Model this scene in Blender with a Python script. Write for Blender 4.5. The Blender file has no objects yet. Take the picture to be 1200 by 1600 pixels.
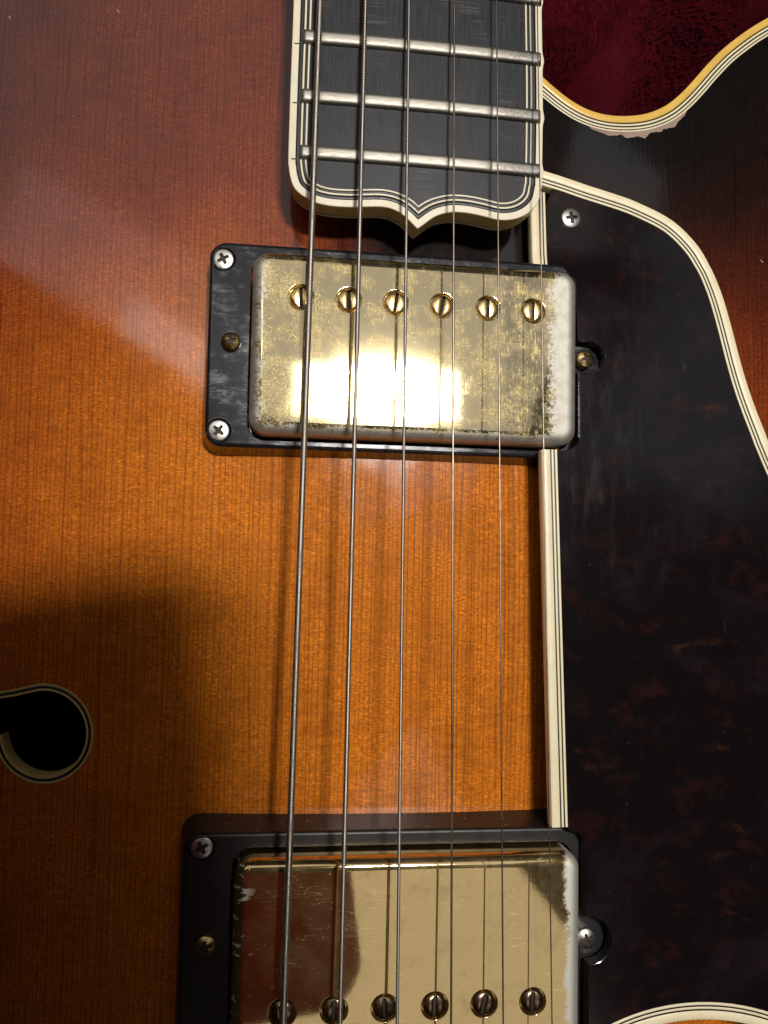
import bpy, bmesh, math, random
import numpy as np
from mathutils import Vector, Matrix, Euler
from mathutils.geometry import delaunay_2d_cdt
random.seed(7); rng = np.random.default_rng(7)
S = bpy.context.scene
COL = S.collection
U = 0.001                                   # everything below is measured in millimetres
R = math.radians

# ------------------------------------------------------------------ camera, world, lamps, exposure
CAM = np.array([-29.08661, -56.00636, 185.98465])
CROT = (0.06522, -0.12848, 0.01995)
cam = bpy.data.cameras.new('camera'); camo = bpy.data.objects.new('camera', cam); COL.objects.link(camo)
camo.location = Vector(CAM * U); camo.rotation_euler = CROT
cam.sensor_fit = 'HORIZONTAL'; cam.sensor_width = 36.0; cam.lens = 1350 / 1200 * 36.0
cam.clip_start = 0.01; cam.clip_end = 10.0
cam.dof.use_dof = False
S.camera = camo
S.view_settings.view_transform = 'Standard'; S.view_settings.look = 'None'
S.view_settings.exposure = 0.0; S.view_settings.gamma = 1.0
S.cycles.use_denoising = True
S.cycles.max_bounces = 8; S.cycles.glossy_bounces = 5; S.cycles.diffuse_bounces = 4
S.cycles.sample_clamp_indirect = 4.0
W = bpy.data.worlds.new('World'); S.world = W; W.use_nodes = True
W.node_tree.nodes['Background'].inputs[0].default_value = (1.0, 0.8, 0.6, 1)
W.node_tree.nodes['Background'].inputs[1].default_value = 0.006

def area(name, c, ux, uy, sx, sy, radiance, col=(1, 1, 1)):
    """rectangular lamp centred at c (mm), axes ux, uy, size in mm, given surface radiance"""
    ld = bpy.data.lights.new(name, 'AREA'); ld.shape = 'RECTANGLE'
    ld.size = sx * U; ld.size_y = sy * U; ld.color = col
    ld.energy = radiance * math.pi * sx * sy * U * U
    o = bpy.data.objects.new(name, ld); COL.objects.link(o)
    ux = Vector(ux).normalized(); uy = Vector(uy); uy = (uy - ux * uy.dot(ux)).normalized()
    z = ux.cross(uy)
    m = Matrix((ux, uy, z)).transposed().to_4x4()
    m.translation = Vector(c) * U
    o.matrix_world = m
    return o
# ceiling strip lamp (its mirror image is the white bar on the upper pickup)
area('ceiling_lamp', (88, 146, 799), (1, 0, 0), (0, 1, 0), 92, 48, 410, (1.0, 0.96, 0.90))
area('ceiling_strip_lamp', (84, 146, 800), (1, 0, 0), (0, 1, 0), 186, 58, 7, (1.0, 0.97, 0.92))
# broad, dim ceiling panels beyond it, and lamps added for sheen and reflections
def panel(name, p0, d, n, ln, wd, H, rad, col):
    """p0: a corner in slopes; d: edge direction; n: direction to the other edge (slope units x H)"""
    d = np.array(d, float); d /= np.hypot(*d); n = np.array(n, float); n /= np.hypot(*n)
    c = np.array(p0) + d * ln / 2 + n * wd / 2
    if d[0] * n[1] - d[1] * n[0] < 0: d = -d                      # lamps face down
    area(name, (CAM[0] + c[0] * (H + 170), CAM[1] + c[1] * (H + 170), H), (d[0], d[1], 0), (n[0], n[1], 0),
         ln * (H + 170), wd * (H + 170), rad, col)
panel('ceiling_panel_lamp', (0.27, 0.085), (-0.951, 0.309), (0.309, 0.951), 0.46, 0.50, 1200, 0.50, (1.0, 0.96, 0.95))
panel('window_panel_lamp', (-0.19, 0.235), (-0.90, 0.435), (0.435, 0.90), 0.95, 0.68, 1200, 0.50, (1.0, 0.94, 0.92))
panel('added_sheen_lamp', (-0.17, 0.228), (-0.90, 0.435), (0.435, 0.90), 0.62, 0.16, 1190, 0.4, (1.0, 0.95, 0.93))  # added lamp: lifts the sheen along the panel's lower edge
panel('added_sheen_core_lamp', (-0.17, 0.228), (-0.90, 0.435), (0.435, 0.90), 0.27, 0.06, 1180, 1.6, (1.0, 0.95, 0.93))  # added lamp: brightest part of the sheen beside the upper pickup
panel('added_glint_lamp', (-0.03, 0.212), (-0.97, 0.24), (0.24, 0.97), 0.25, 0.016, 1200, 15.0, (1.0, 0.97, 0.94))  # added lamp: puts a highlight on the upper pickup's ring
panel('side_panel_lamp', (0.36, 0.20), (0.945, -0.327), (0.327, 0.945), 0.25, 0.62, 1200, 0.36, (0.92, 0.96, 1.0))
panel('added_reflection_lamp', (0.184, -0.200), (0.618, -0.787), (-0.787, -0.618), 0.50, 0.36, 1200, 0.52, (1.0, 0.94, 0.84))  # added lamp: gives the lower gold cover its pale reflection

# ------------------------------------------------------------------ helpers
_e = Euler(CROT).to_matrix()                   # the pose of the lens that took the photograph, fixed
def at(px, py, z):
    """photograph pixel -> point (mm) at height z, to read traced outlines off the photo"""
    d = _e @ Vector(((px - 600) / 1350, -(py - 800) / 1350, -1))
    t = (z - CAM[2]) / d.z
    return (CAM[0] + d.x * t, CAM[1] + d.y * t)
def H(x, y):
    """carved top: height of the arch"""
    return -x * x / 1100.0 - (y + 62) ** 2 / 4000.0
def atH(px, py, dz=0.0):
    z = -4.0
    for _ in range(12):
        x, y = at(px, py, z); z = H(x, y) + dz
    return (x, y)
def area2(p):
    p = np.asarray(p); x, y = p[:, 0], p[:, 1]
    return 0.5 * np.sum(x * np.roll(y, -1) - y * np.roll(x, -1))
def ccw(p): return list(p) if area2(p) > 0 else list(p)[::-1]
def spline(pts, step=1.0, closed=False):
    """Catmull-Rom through pts, resampled at an even step"""
    P = [np.array(p, float) for p in pts]; n = len(P); out = []
    segs = n if closed else n - 1
    for i in range(segs):
        if closed: p0, p1, p2, p3 = P[(i-1) % n], P[i], P[(i+1) % n], P[(i+2) % n]
        else: p0, p1, p2, p3 = P[max(i-1, 0)], P[i], P[i+1], P[min(i+2, n-1)]
        m = 24
        for k in range(m):
            t = k / m
            out.append(0.5 * (2*p1 + (p2-p0)*t + (2*p0-5*p1+4*p2-p3)*t*t + (3*p1-p0-3*p2+p3)*t**3))
    if not closed: out.append(P[-1])
    out = np.array(out)
    if closed: out = np.vstack([out, out[:1]])
    s = np.r_[0, np.cumsum(np.hypot(*np.diff(out, axis=0).T))]
    k = max(3, int(s[-1] / step)); q = np.linspace(0, s[-1], k + 1)
    r = np.stack([np.interp(q, s, out[:, 0]), np.interp(q, s, out[:, 1])], 1)
    return r[:-1] if closed else r
def offset(path, d, closed):
    """polyline moved d to its left (inwards for a CCW loop), mitred"""
    P = np.asarray(path, float)
    if closed: a, b = P - np.roll(P, 1, 0), np.roll(P, -1, 0) - P
    else:
        e = np.diff(P, axis=0); a = np.vstack([e[:1], e]); b = np.vstack([e, e[-1:]])
    na = np.stack([-a[:, 1], a[:, 0]], 1) / np.maximum(np.hypot(*a.T), 1e-9)[:, None]
    nb = np.stack([-b[:, 1], b[:, 0]], 1) / np.maximum(np.hypot(*b.T), 1e-9)[:, None]
    m = na + nb; m /= np.maximum(np.hypot(*m.T), 1e-9)[:, None]
    c = np.maximum((m * na).sum(1), 0.35)
    return P + m * (np.asarray(d) / c)[:, None] if np.ndim(d) else P + m * (d / c)[:, None]
def rrect(x0, y0, x1, y1, r, n=7):
    p = []
    for cx, cy, a0 in ((x1-r, y1-r, 0), (x0+r, y1-r, 90), (x0+r, y0+r, 180), (x1-r, y0+r, 270)):
        for k in range(n + 1):
            a = R(a0 + 90 * k / n); p.append((cx + r*math.cos(a), cy + r*math.sin(a)))
    return p
def circle(cx, cy, r, n=28, a0=0): return [(cx + r*math.cos(a0 + 2*math.pi*k/n), cy + r*math.sin(a0 + 2*math.pi*k/n)) for k in range(n)]
def inside(pts, poly):
    pts = np.asarray(pts); poly = np.asarray(poly); x, y = pts[:, 0], pts[:, 1]
    r = np.zeros(len(pts), bool); q = np.roll(poly, 1, 0)
    for (x0, y0), (x1, y1) in zip(poly, q):
        c = (y0 > y) != (y1 > y)
        with np.errstate(divide='ignore', invalid='ignore'):
            r ^= c & (x < (x1 - x0) * (y - y0) / (y1 - y0 if y1 != y0 else 1e-12) + x0)
    return r
def cdt(outline, holes=(), extra=()):
    vs, es = [], []
    for lp in [outline, *holes]:
        b = len(vs); n = len(lp)
        vs += [Vector((float(p[0]), float(p[1]))) for p in lp]; es += [(b + i, b + (i + 1) % n) for i in range(n)]
    vs += [Vector((float(p[0]), float(p[1]))) for p in extra]
    ov, _, of, *_ = delaunay_2d_cdt(vs, es, [], 0, 1e-5)
    V = np.array([(v.x, v.y) for v in ov]); Fc = np.array([f for f in of])
    c = V[Fc].mean(1); k = inside(c, outline)
    for h in holes: k &= ~inside(c, h)
    return V, [tuple(int(i) for i in f) for f in Fc[k]]

class MB:
    """collects vertices (mm) and faces into one mesh object"""
    def __init__(s): s.v = []; s.f = []; s.m = []
    def add(s, v, f, mi=0):
        b = len(s.v); s.v += [tuple(float(c) for c in p) for p in v]; s.f += [tuple(i + b for i in q) for q in f]; s.m += [mi] * len(f)
    def loft(s, loops, closed=True, mi=0):
        n = len(loops[0]); b = []
        for lp in loops: b += [tuple(p) for p in lp]
        f = []
        for j in range(len(loops) - 1):
            for i in range(n if closed else n - 1):
                k = (i + 1) % n
                f.append((j*n + i, j*n + k, (j+1)*n + k, (j+1)*n + i))
        s.add(b, f, mi)
    def plate(s, outline, ztop, zbot, holes=(), hole_depth=None, r=0.0, steps=4, bottom=False, extra=(), floor=True, mi=0, hole_r=0.0, mi_floor=0):
        """a flat or curved plate: rounded upper edge of radius r, walls, recessed or through holes"""
        outline = ccw(outline); zt = ztop if callable(ztop) else (lambda x, y: ztop)
        zb = zbot if callable(zbot) else (lambda x, y: zbot)
        holes = [ccw(h) for h in holes]
        wide = [offset(h, -hole_r, True) if hole_r else h for h in holes]
        inn = offset(outline, r + 0.12, True) if r else np.asarray(outline)
        wider = [offset(w, -0.10, True) if hole_r else w for w in wide]
        V, F = cdt(inn, wider, extra)
        if r: s.loft([[(x, y, zt(x, y)) for x, y in q] for q in (inn, offset(outline, r, True))], True, mi)
        if hole_r:
            for w, w2 in zip(wide, wider): s.loft([[(x, y, zt(x, y)) for x, y in q] for q in (w, w2)], True, mi)
        s.add([(x, y, zt(x, y)) for x, y in V], F, mi)
        loops = []
        if r:
            for k in range(steps + 1):
                a = math.pi / 2 * k / steps
                o = offset(outline, r * (1 - math.sin(a)), True)
                loops.append([(x, y, zt(x, y) - r * (1 - math.cos(a))) for x, y in o])
        else: loops.append([(x, y, zt(x, y)) for x, y in outline])
        if r: loops.append([(x, y, zt(x, y) - r - 0.12) for x, y in outline])
        loops.append([(x, y, zb(x, y)) for x, y in outline])
        s.loft(loops, True, mi)
        for h, w in zip(holes, wide):
            lo = (lambda x, y: zt(x, y) - hole_depth) if hole_depth else zb
            lp = [[(x, y, lo(x, y)) for x, y in h], [(x, y, zt(x, y) - hole_r) for x, y in h]]
            if hole_r: lp.append([(x, y, zt(x, y)) for x, y in w])
            s.loft(lp, True, mi)
            if hole_depth and floor:
                V, F = cdt(h); s.add([(x, y, lo(x, y)) for x, y in V], F, mi_floor)
        if bottom:
            V, F = cdt(outline); s.add([(x, y, zb(x, y)) for x, y in V], [q[::-1] for q in F], mi)
    def build(s, name, mats, parent=None, loc=(0, 0, 0), sharp=32, merge=True):
        me = bpy.data.meshes.new(name)
        me.from_pydata([(x*U, y*U, z*U) for x, y, z in s.v], [], s.f)
        if not isinstance(mats, (list, tuple)): mats = [mats]
        for m in mats: me.materials.append(m)
        me.polygons.foreach_set('material_index', s.m)
        if merge:
            bm = bmesh.new(); bm.from_mesh(me)
            bmesh.ops.remove_doubles(bm, verts=bm.verts, dist=2e-6)
            bmesh.ops.recalc_face_normals(bm, faces=bm.faces)
            bm.to_mesh(me); bm.free()
        me.polygons.foreach_set('use_smooth', [True] * len(me.polygons))
        me.set_sharp_from_angle(angle=R(sharp))
        o = bpy.data.objects.new(name, me); COL.objects.link(o); o.location = Vector(loc) * U
        if parent: o.parent = parent
        return o
def ribbon(name, mat, parent, path, a, b, zf, depth, closed=False, lift=0.0):
    """one binding ply: the band between offsets a and b (to the left of path), with real depth"""
    A, B = offset(path, a, closed), offset(path, b, closed)
    mb = MB(); e = 0.07 if abs(np.mean(b) - np.mean(a)) > 0.3 else 0.0
    A2, B2 = offset(path, a + e, closed), offset(path, b - e, closed)
    mb.loft([[(x, y, zf(x, y) - depth) for x, y in A], [(x, y, zf(x, y) + lift - e) for x, y in A]] + ([[(x, y, zf(x, y) + lift) for x, y in A2],
             [(x, y, zf(x, y) + lift) for x, y in B2]] if e else []) +
            [[(x, y, zf(x, y) + lift - e) for x, y in B], [(x, y, zf(x, y) - depth) for x, y in B]], closed)
    if not closed:
        for i in (0, -1):
            q = [(A[i][0], A[i][1], zf(*A[i]) - depth), (A[i][0], A[i][1], zf(*A[i]) + lift - e), (B[i][0], B[i][1], zf(*B[i]) + lift - e), (B[i][0], B[i][1], zf(*B[i]) - depth)]
            mb.add(q, [(0, 1, 2, 3)])
    return mb.build(name, mat, parent, sharp=60)
def empty(name, loc=(0, 0, 0), parent=None):
    o = bpy.data.objects.new(name, None); COL.objects.link(o); o.location = Vector(loc) * U; o.empty_display_size = 0.01
    if parent: o.parent = parent
    return o
def tag(o, label=None, cat=None, group=None, kind=None):
    for k, v in (('label', label), ('category', cat), ('group', group), ('kind', kind)):
        if v: o[k] = v
    return o

# ------------------------------------------------------------------ materials
class NT:
    def __init__(s, name):
        s.m = bpy.data.materials.new(name); s.m.use_nodes = True; s.t = s.m.node_tree; s.n = s.t.nodes; s.b = s.n['Principled BSDF']
        s.out = s.n['Material Output']
        tc = s.n.new('ShaderNodeTexCoord'); mp = s.n.new('ShaderNodeVectorMath'); mp.operation = 'SCALE'; mp.inputs['Scale'].default_value = 1000
        s.t.links.new(tc.outputs['Object'], mp.inputs[0]); s.co = mp.outputs[0]   # millimetres
        sx = s.n.new('ShaderNodeSeparateXYZ'); s.t.links.new(s.co, sx.inputs[0]); s.x, s.y, s.z = sx.outputs
    def L(s, a, b):
        if hasattr(a, 'is_output') or isinstance(a, bpy.types.NodeSocket): s.t.links.new(a, b)
        else:
            if isinstance(a, (tuple, list)) and len(a) == 3 and len(b.default_value) == 4: a = (*a, 1)
            b.default_value = a
    def math(s, op, a, b=0.0, c=0.0, clamp=False):
        n = s.n.new('ShaderNodeMath'); n.operation = op; n.use_clamp = clamp
        for i, v in enumerate((a, b, c)): s.L(v, n.inputs[i])
        return n.outputs[0]
    def comb(s, x, y, z):
        n = s.n.new('ShaderNodeCombineXYZ')
        for i, v in enumerate((x, y, z)): s.L(v, n.inputs[i])
        return n.outputs[0]
    def map(s, scale=(1, 1, 1), rot=(0, 0, 0), loc=(0, 0, 0), co=None):
        n = s.n.new('ShaderNodeMapping'); s.t.links.new(co or s.co, n.inputs[0]); n.inputs['Scale'].default_value = scale; n.inputs['Rotation'].default_value = rot; n.inputs['Location'].default_value = loc
        return n.outputs[0]
    def noise(s, scale, detail=3, rough=0.5, co=None, dist=0.0):
        n = s.n.new('ShaderNodeTexNoise'); s.t.links.new(co or s.co, n.inputs['Vector'])
        n.inputs['Scale'].default_value = scale; n.inputs['Detail'].default_value = detail; n.inputs['Roughness'].default_value = rough; n.inputs['Distortion'].default_value = dist
        return n.outputs[0]
    def ss(s, v, a, b):
        n = s.n.new('ShaderNodeMapRange'); n.interpolation_type = 'SMOOTHSTEP'; s.L(v, n.inputs[0]); n.inputs[1].default_value = a; n.inputs[2].default_value = b
        return n.outputs[0]
    def lin(s, v, a, b, c, d):
        n = s.n.new('ShaderNodeMapRange'); s.L(v, n.inputs[0])
        for i, q in enumerate((a, b, c, d)): n.inputs[i+1].default_value = q
        return n.outputs[0]
    def ramp(s, v, stops):
        n = s.n.new('ShaderNodeValToRGB'); s.L(v, n.inputs[0]); e = n.color_ramp.elements
        while len(e) < len(stops): e.new(0.5)
        for i, (p, c) in enumerate(stops): e[i].position = p; e[i].color = (*c, 1)
        return n.outputs[0]
    def mix(s, f, a, b, mode='MIX'):
        n = s.n.new('ShaderNodeMix'); n.data_type = 'RGBA'; n.blend_type = mode
        s.L(f, n.inputs[0]); s.L(a, n.inputs[6]); s.L(b, n.inputs[7]); return n.outputs[2]
    def bump(s, h, strength, dist):
        n = s.n.new('ShaderNodeBump'); s.L(h, n.inputs['Height']); n.inputs['Strength'].default_value = strength; n.inputs['Distance'].default_value = dist * U
        return n.outputs[0]
    def set(s, **k):
        for a, v in k.items(): s.L(v, s.b.inputs[a.replace('_', ' ')])
    def ridge(s, n, w):
        """thin bright lines where a noise crosses its middle"""
        return s.math('SUBTRACT', 1.0, s.math('DIVIDE', s.math('ABSOLUTE', s.math('SUBTRACT', n, 0.5)), w), clamp=True)
    def attr(s, name):
        n = s.n.new('ShaderNodeAttribute'); n.attribute_name = name; return n.outputs['Fac']

def mat_wood():
    t = NT('sunburst_spruce')
    # rings of the spruce: x warped a little, period about 1.1 mm
    w = t.noise(0.035, 2, co=t.map((1, 0.12, 1)))
    w2 = t.noise(0.35, 2, co=t.map((1, 0.02, 1)))
    xw = t.math('ADD', t.x, t.math('ADD', t.math('MULTIPLY', w, 4.5), t.math('MULTIPLY', w2, 3.2)))
    fr = t.math('FRACT', t.math('DIVIDE', xw, 1.08))
    late = t.math('MULTIPLY', t.ss(fr, 0.42, 0.86), t.math('SUBTRACT', 1.0, t.ss(fr, 0.88, 0.98)))   # winter lines
    fib = t.noise(1.0, 4, 0.65, co=t.map((4.0, 0.16, 1)))
    fleck = t.noise(1.0, 4, 0.65, co=t.map((1.1, 2.9, 1), (0, 0, 0.80)))
    silk = t.noise(0.42, 4, 0.7, co=t.map((0.5, 1.9, 1), (0, 0, 0.5)))
    ringv = t.noise(0.9, 2, co=t.map((1, 0.008, 1)))
    k = t.math('MULTIPLY', late, t.lin(ringv, 0.3, 0.7, 0.35, 1.0))
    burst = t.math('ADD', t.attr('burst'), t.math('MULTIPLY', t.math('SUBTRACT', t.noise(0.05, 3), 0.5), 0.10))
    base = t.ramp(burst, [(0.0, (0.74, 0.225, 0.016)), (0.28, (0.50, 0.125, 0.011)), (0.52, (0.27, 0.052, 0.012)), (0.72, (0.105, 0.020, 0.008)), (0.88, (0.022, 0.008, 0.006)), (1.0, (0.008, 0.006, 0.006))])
    dark = t.mix(1.0, base, (0.26, 0.15, 0.10), 'MULTIPLY')
    c = t.mix(t.math('MULTIPLY', k, 0.62), base, dark)
    c = t.mix(t.ss(fib, 0.30, 0.80), t.mix(0.30, c, dark), c)
    zone = t.ss(t.noise(0.07, 3, 0.6), 0.35, 0.62)
    c = t.mix(t.math('MULTIPLY', t.ss(fleck, 0.50, 0.70), t.lin(zone, 0, 1, 0.35, 0.9)), c, t.mix(1.0, c, (1.95, 1.8, 1.5), 'MULTIPLY'))
    fine = t.noise(1.0, 3, 0.7, co=t.map((5.5, 1.3, 1), (0, 0, 0.3)))
    c = t.mix(t.math('MULTIPLY', t.ss(fine, 0.56, 0.70), 0.55), c, t.mix(1.0, c, (1.75, 1.6, 1.4), 'MULTIPLY'))
    c = t.mix(t.math('MULTIPLY', t.math('SUBTRACT', 1.0, t.ss(fine, 0.30, 0.44)), 0.5), c, dark)
    c = t.mix(t.math('MULTIPLY', t.math('SUBTRACT', 1.0, t.ss(fleck, 0.32, 0.48)), 0.55), c, dark)
    c = t.mix(t.ss(silk, 0.35, 0.7), t.mix(t.lin(zone, 0, 1, 0.34, 0.12), c, dark), c)
    h = t.math('ADD', t.math('MULTIPLY', k, -0.6), t.math('ADD', t.math('MULTIPLY', fleck, 0.8), t.math('MULTIPLY', t.noise(2.2, 2), 0.45)))
    b = t.bump(h, 0.8, 0.05)
    bc = t.bump(t.math('ADD', t.math('MULTIPLY', h, 0.5), t.math('MULTIPLY', t.noise(0.9, 3), 0.6)), 0.35, 0.012)
    t.set(Base_Color=c, Roughness=0.55, Normal=b, Coat_Weight=1.0, Coat_Roughness=t.lin(t.noise(0.08, 3), 0.3, 0.7, 0.05, 0.11), Coat_Normal=bc, Coat_IOR=1.62, Specular_IOR_Level=0.06)
    return t.m
def mat_plastic(name, col, rough=0.35, var=0.12, mott=None, bump=0.0):
    t = NT(name)
    n = t.noise(0.25, 4, 0.6); n2 = t.noise(2.5, 3, 0.6)
    c = t.mix(t.math('MULTIPLY', t.ss(n, 0.35, 0.75), var * 2), col, tuple(q * f for q, f in zip(col, (0.8, 0.74, 0.62))))
    c = t.mix(t.math('MULTIPLY', t.ss(n2, 0.62, 0.75), var), c, tuple(q * 0.55 for q in col))
    t.set(Base_Color=c, Roughness=t.lin(n2, 0.3, 0.7, rough * 0.8, rough * 1.25))
    if bump: t.set(Normal=t.bump(n2, bump, 0.02))
    return t.m
def mat_black(name, col=(0.012, 0.012, 0.014), rough=0.28, amt=0.5):
    """scuffed black plastic: hazy patches, fine wipes and dust"""
    t = NT(name)
    wipe = t.noise(1.0, 4, 0.7, co=t.map((0.25, 1.3, 1), (0, 0, 0.6)))
    haze = t.noise(0.18, 4, 0.65)
    f = t.math('MULTIPLY', t.ss(haze, 0.40, 0.75), t.ss(wipe, 0.35, 0.8))
    c = t.mix(t.math('MULTIPLY', f, amt), col, (0.075, 0.078, 0.085))
    sp = t.ss(t.noise(2.6, 1), 0.76, 0.80)
    c = t.mix(t.math('MULTIPLY', sp, 0.5), c, (0.28, 0.27, 0.25))
    t.set(Base_Color=c, Roughness=t.lin(f, 0, 1, rough, 0.5), Normal=t.bump(t.math('ADD', wipe, t.noise(3, 2)), 0.12, 0.01))
    return t.m
def mat_tortoise():
    t = NT('dark_tortoise_plastic')
    big = t.noise(0.045, 4, 0.6, dist=0.6); mid = t.noise(0.16, 5, 0.65, co=t.map((0.8, 1.1, 1), (0, 0, 0.9)), dist=0.4)
    spot = t.noise(0.14, 3, 0.55, co=t.map((0.7, 1.5, 1), (0, 0, 0.6), (31, 7, 0)), dist=0.5)
    c = t.mix(t.ss(mid, 0.50, 0.72), (0.0062, 0.0040, 0.0046), (0.021, 0.0066, 0.0062))
    c = t.mix(t.math('MULTIPLY', t.ss(big, 0.52, 0.70), 0.6), c, (0.015, 0.010, 0.014))
    c = t.mix(t.math('MULTIPLY', t.math('MULTIPLY', t.ss(spot, 0.60, 0.86), t.ss(t.noise(0.6, 3, 0.6), 0.30, 0.7)), 0.6), c, (0.10, 0.030, 0.014))
    # wipe haze near the neck, long faint scratches, pin-point dust
    wipe = t.noise(1.0, 5, 0.7, co=t.map((0.5, 0.09, 1), (0, 0, -0.45)))
    hz = t.math('MULTIPLY', t.ss(t.noise(0.06, 3), 0.40, 0.66), t.ss(wipe, 0.42, 0.8))
    scr = t.math('MULTIPLY', t.ridge(t.noise(0.35, 0, co=t.map((1.6, 0.10, 1), (0, 0, -0.2))), 0.004), t.ss(t.noise(0.16, 2), 0.58, 0.70))
    dust = t.ss(t.noise(1.9, 1), 0.79, 0.82)
    c = t.mix(t.math('MULTIPLY', t.math('MULTIPLY', hz, t.ss(t.y, -70.0, 20.0)), 0.11), c, (0.05, 0.048, 0.054))
    c = t.mix(t.math('MULTIPLY', t.math('ADD', t.math('MULTIPLY', scr, 0.5), dust, clamp=True), 0.35), c, (0.16, 0.15, 0.15))
    t.set(Base_Color=c, Roughness=t.lin(hz, 0, 1, 0.13, 0.24), Specular_IOR_Level=0.4, Normal=t.bump(t.math('ADD', t.noise(0.5, 2), scr), 0.08, 0.01))
    return t.m
def mat_ebony():
    t = NT('ebony')
    g = t.noise(1.0, 5, 0.7, co=t.map((3.2, 0.12, 1))); h = t.noise(0.15, 3)
    pore = t.ss(t.noise(1.0, 2, co=t.map((6.0, 0.35, 1))), 0.66, 0.74)
    wear = t.math('MULTIPLY', t.ridge(t.noise(0.5, 2, co=t.map((0.06, 3.2, 1))), 0.03), t.ss(t.noise(0.13, 2), 0.52, 0.68))
    c = t.mix(t.ss(g, 0.3, 0.75), (0.009, 0.0095, 0.012), (0.028, 0.029, 0.034))
    c = t.mix(t.math('MULTIPLY', t.ss(h, 0.4, 0.7), 0.3), c, (0.035, 0.034, 0.036))
    c = t.mix(t.math('MULTIPLY', wear, 0.5), c, (0.14, 0.13, 0.12))
    t.set(Base_Color=c, Roughness=t.lin(g, 0.3, 0.7, 0.34, 0.5), Specular_IOR_Level=0.3, Normal=t.bump(t.math('SUBTRACT', g, pore), 0.3, 0.015))
    return t.m
def mat_metal(name, col, rough, var=0.3, dirt=(0.10, 0.07, 0.04), dirt_amt=0.4, scale=1.0):
    t = NT(name)
    n = t.noise(0.7 * scale, 5, 0.65); n2 = t.noise(4 * scale, 4, 0.6)
    c = t.mix(t.math('MULTIPLY', t.ss(n, 0.48, 0.72), dirt_amt), col, dirt)
    c = t.mix(t.math('MULTIPLY', t.ss(n2, 0.5, 0.7), dirt_amt * 0.5), c, dirt)
    t.set(Base_Color=c, Metallic=1.0, Roughness=t.lin(n, 0.3, 0.7, rough * (1 - var), rough * (1 + var)), Normal=t.bump(n2, 0.15, 0.015))
    return t.m
def mat_fret():
    t = NT('worn_nickel_silver')
    n = t.noise(1.0, 5, 0.7, co=t.map((0.5, 5.0, 1))); n2 = t.noise(3.0, 4, 0.65)
    tar = t.math('MULTIPLY', t.ss(t.math('ADD', t.x, t.math('MULTIPLY', t.noise(0.25, 3), 14)), 16.0, 28.0), t.ss(n2, 0.25, 0.6))
    c = t.mix(t.math('MULTIPLY', t.ss(n, 0.4, 0.75), 0.4), (0.33, 0.305, 0.265), (0.16, 0.135, 0.10))
    c = t.mix(tar, c, (0.16, 0.15, 0.14))
    t.set(Base_Color=c, Metallic=1.0, Roughness=t.lin(n, 0.3, 0.7, 0.42, 0.58), Normal=t.bump(t.math('ADD', n, n2), 0.2, 0.012))
    return t.m

def gold_shader(t, base, scr_col, scr, nick, nick_col, tarn, tarn_col, rough, sharp_w, bumpn, gn):
    """worn gold plating: a hazy lobe and a sharp lobe, scratches, bare nickel, tarnish"""
    c = t.mix(scr, base, scr_col)
    c = t.mix(tarn, c, tarn_col)
    c = t.mix(nick, c, nick_col)
    t.set(Base_Color=c, Metallic=1.0, Roughness=rough, Normal=bumpn)
    g = t.n.new('ShaderNodeBsdfAnisotropic' if False else 'ShaderNodeBsdfGlossy')
    t.L(c, g.inputs['Color']); g.inputs['Roughness'].default_value = 0.045
    t.L(gn, g.inputs['Normal'])
    mx = t.n.new('ShaderNodeMixShader'); t.L(sharp_w, mx.inputs[0])
    t.t.links.new(t.b.outputs[0], mx.inputs[1]); t.t.links.new(g.outputs[0], mx.inputs[2]); t.t.links.new(mx.outputs[0], t.out.inputs[0])
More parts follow.
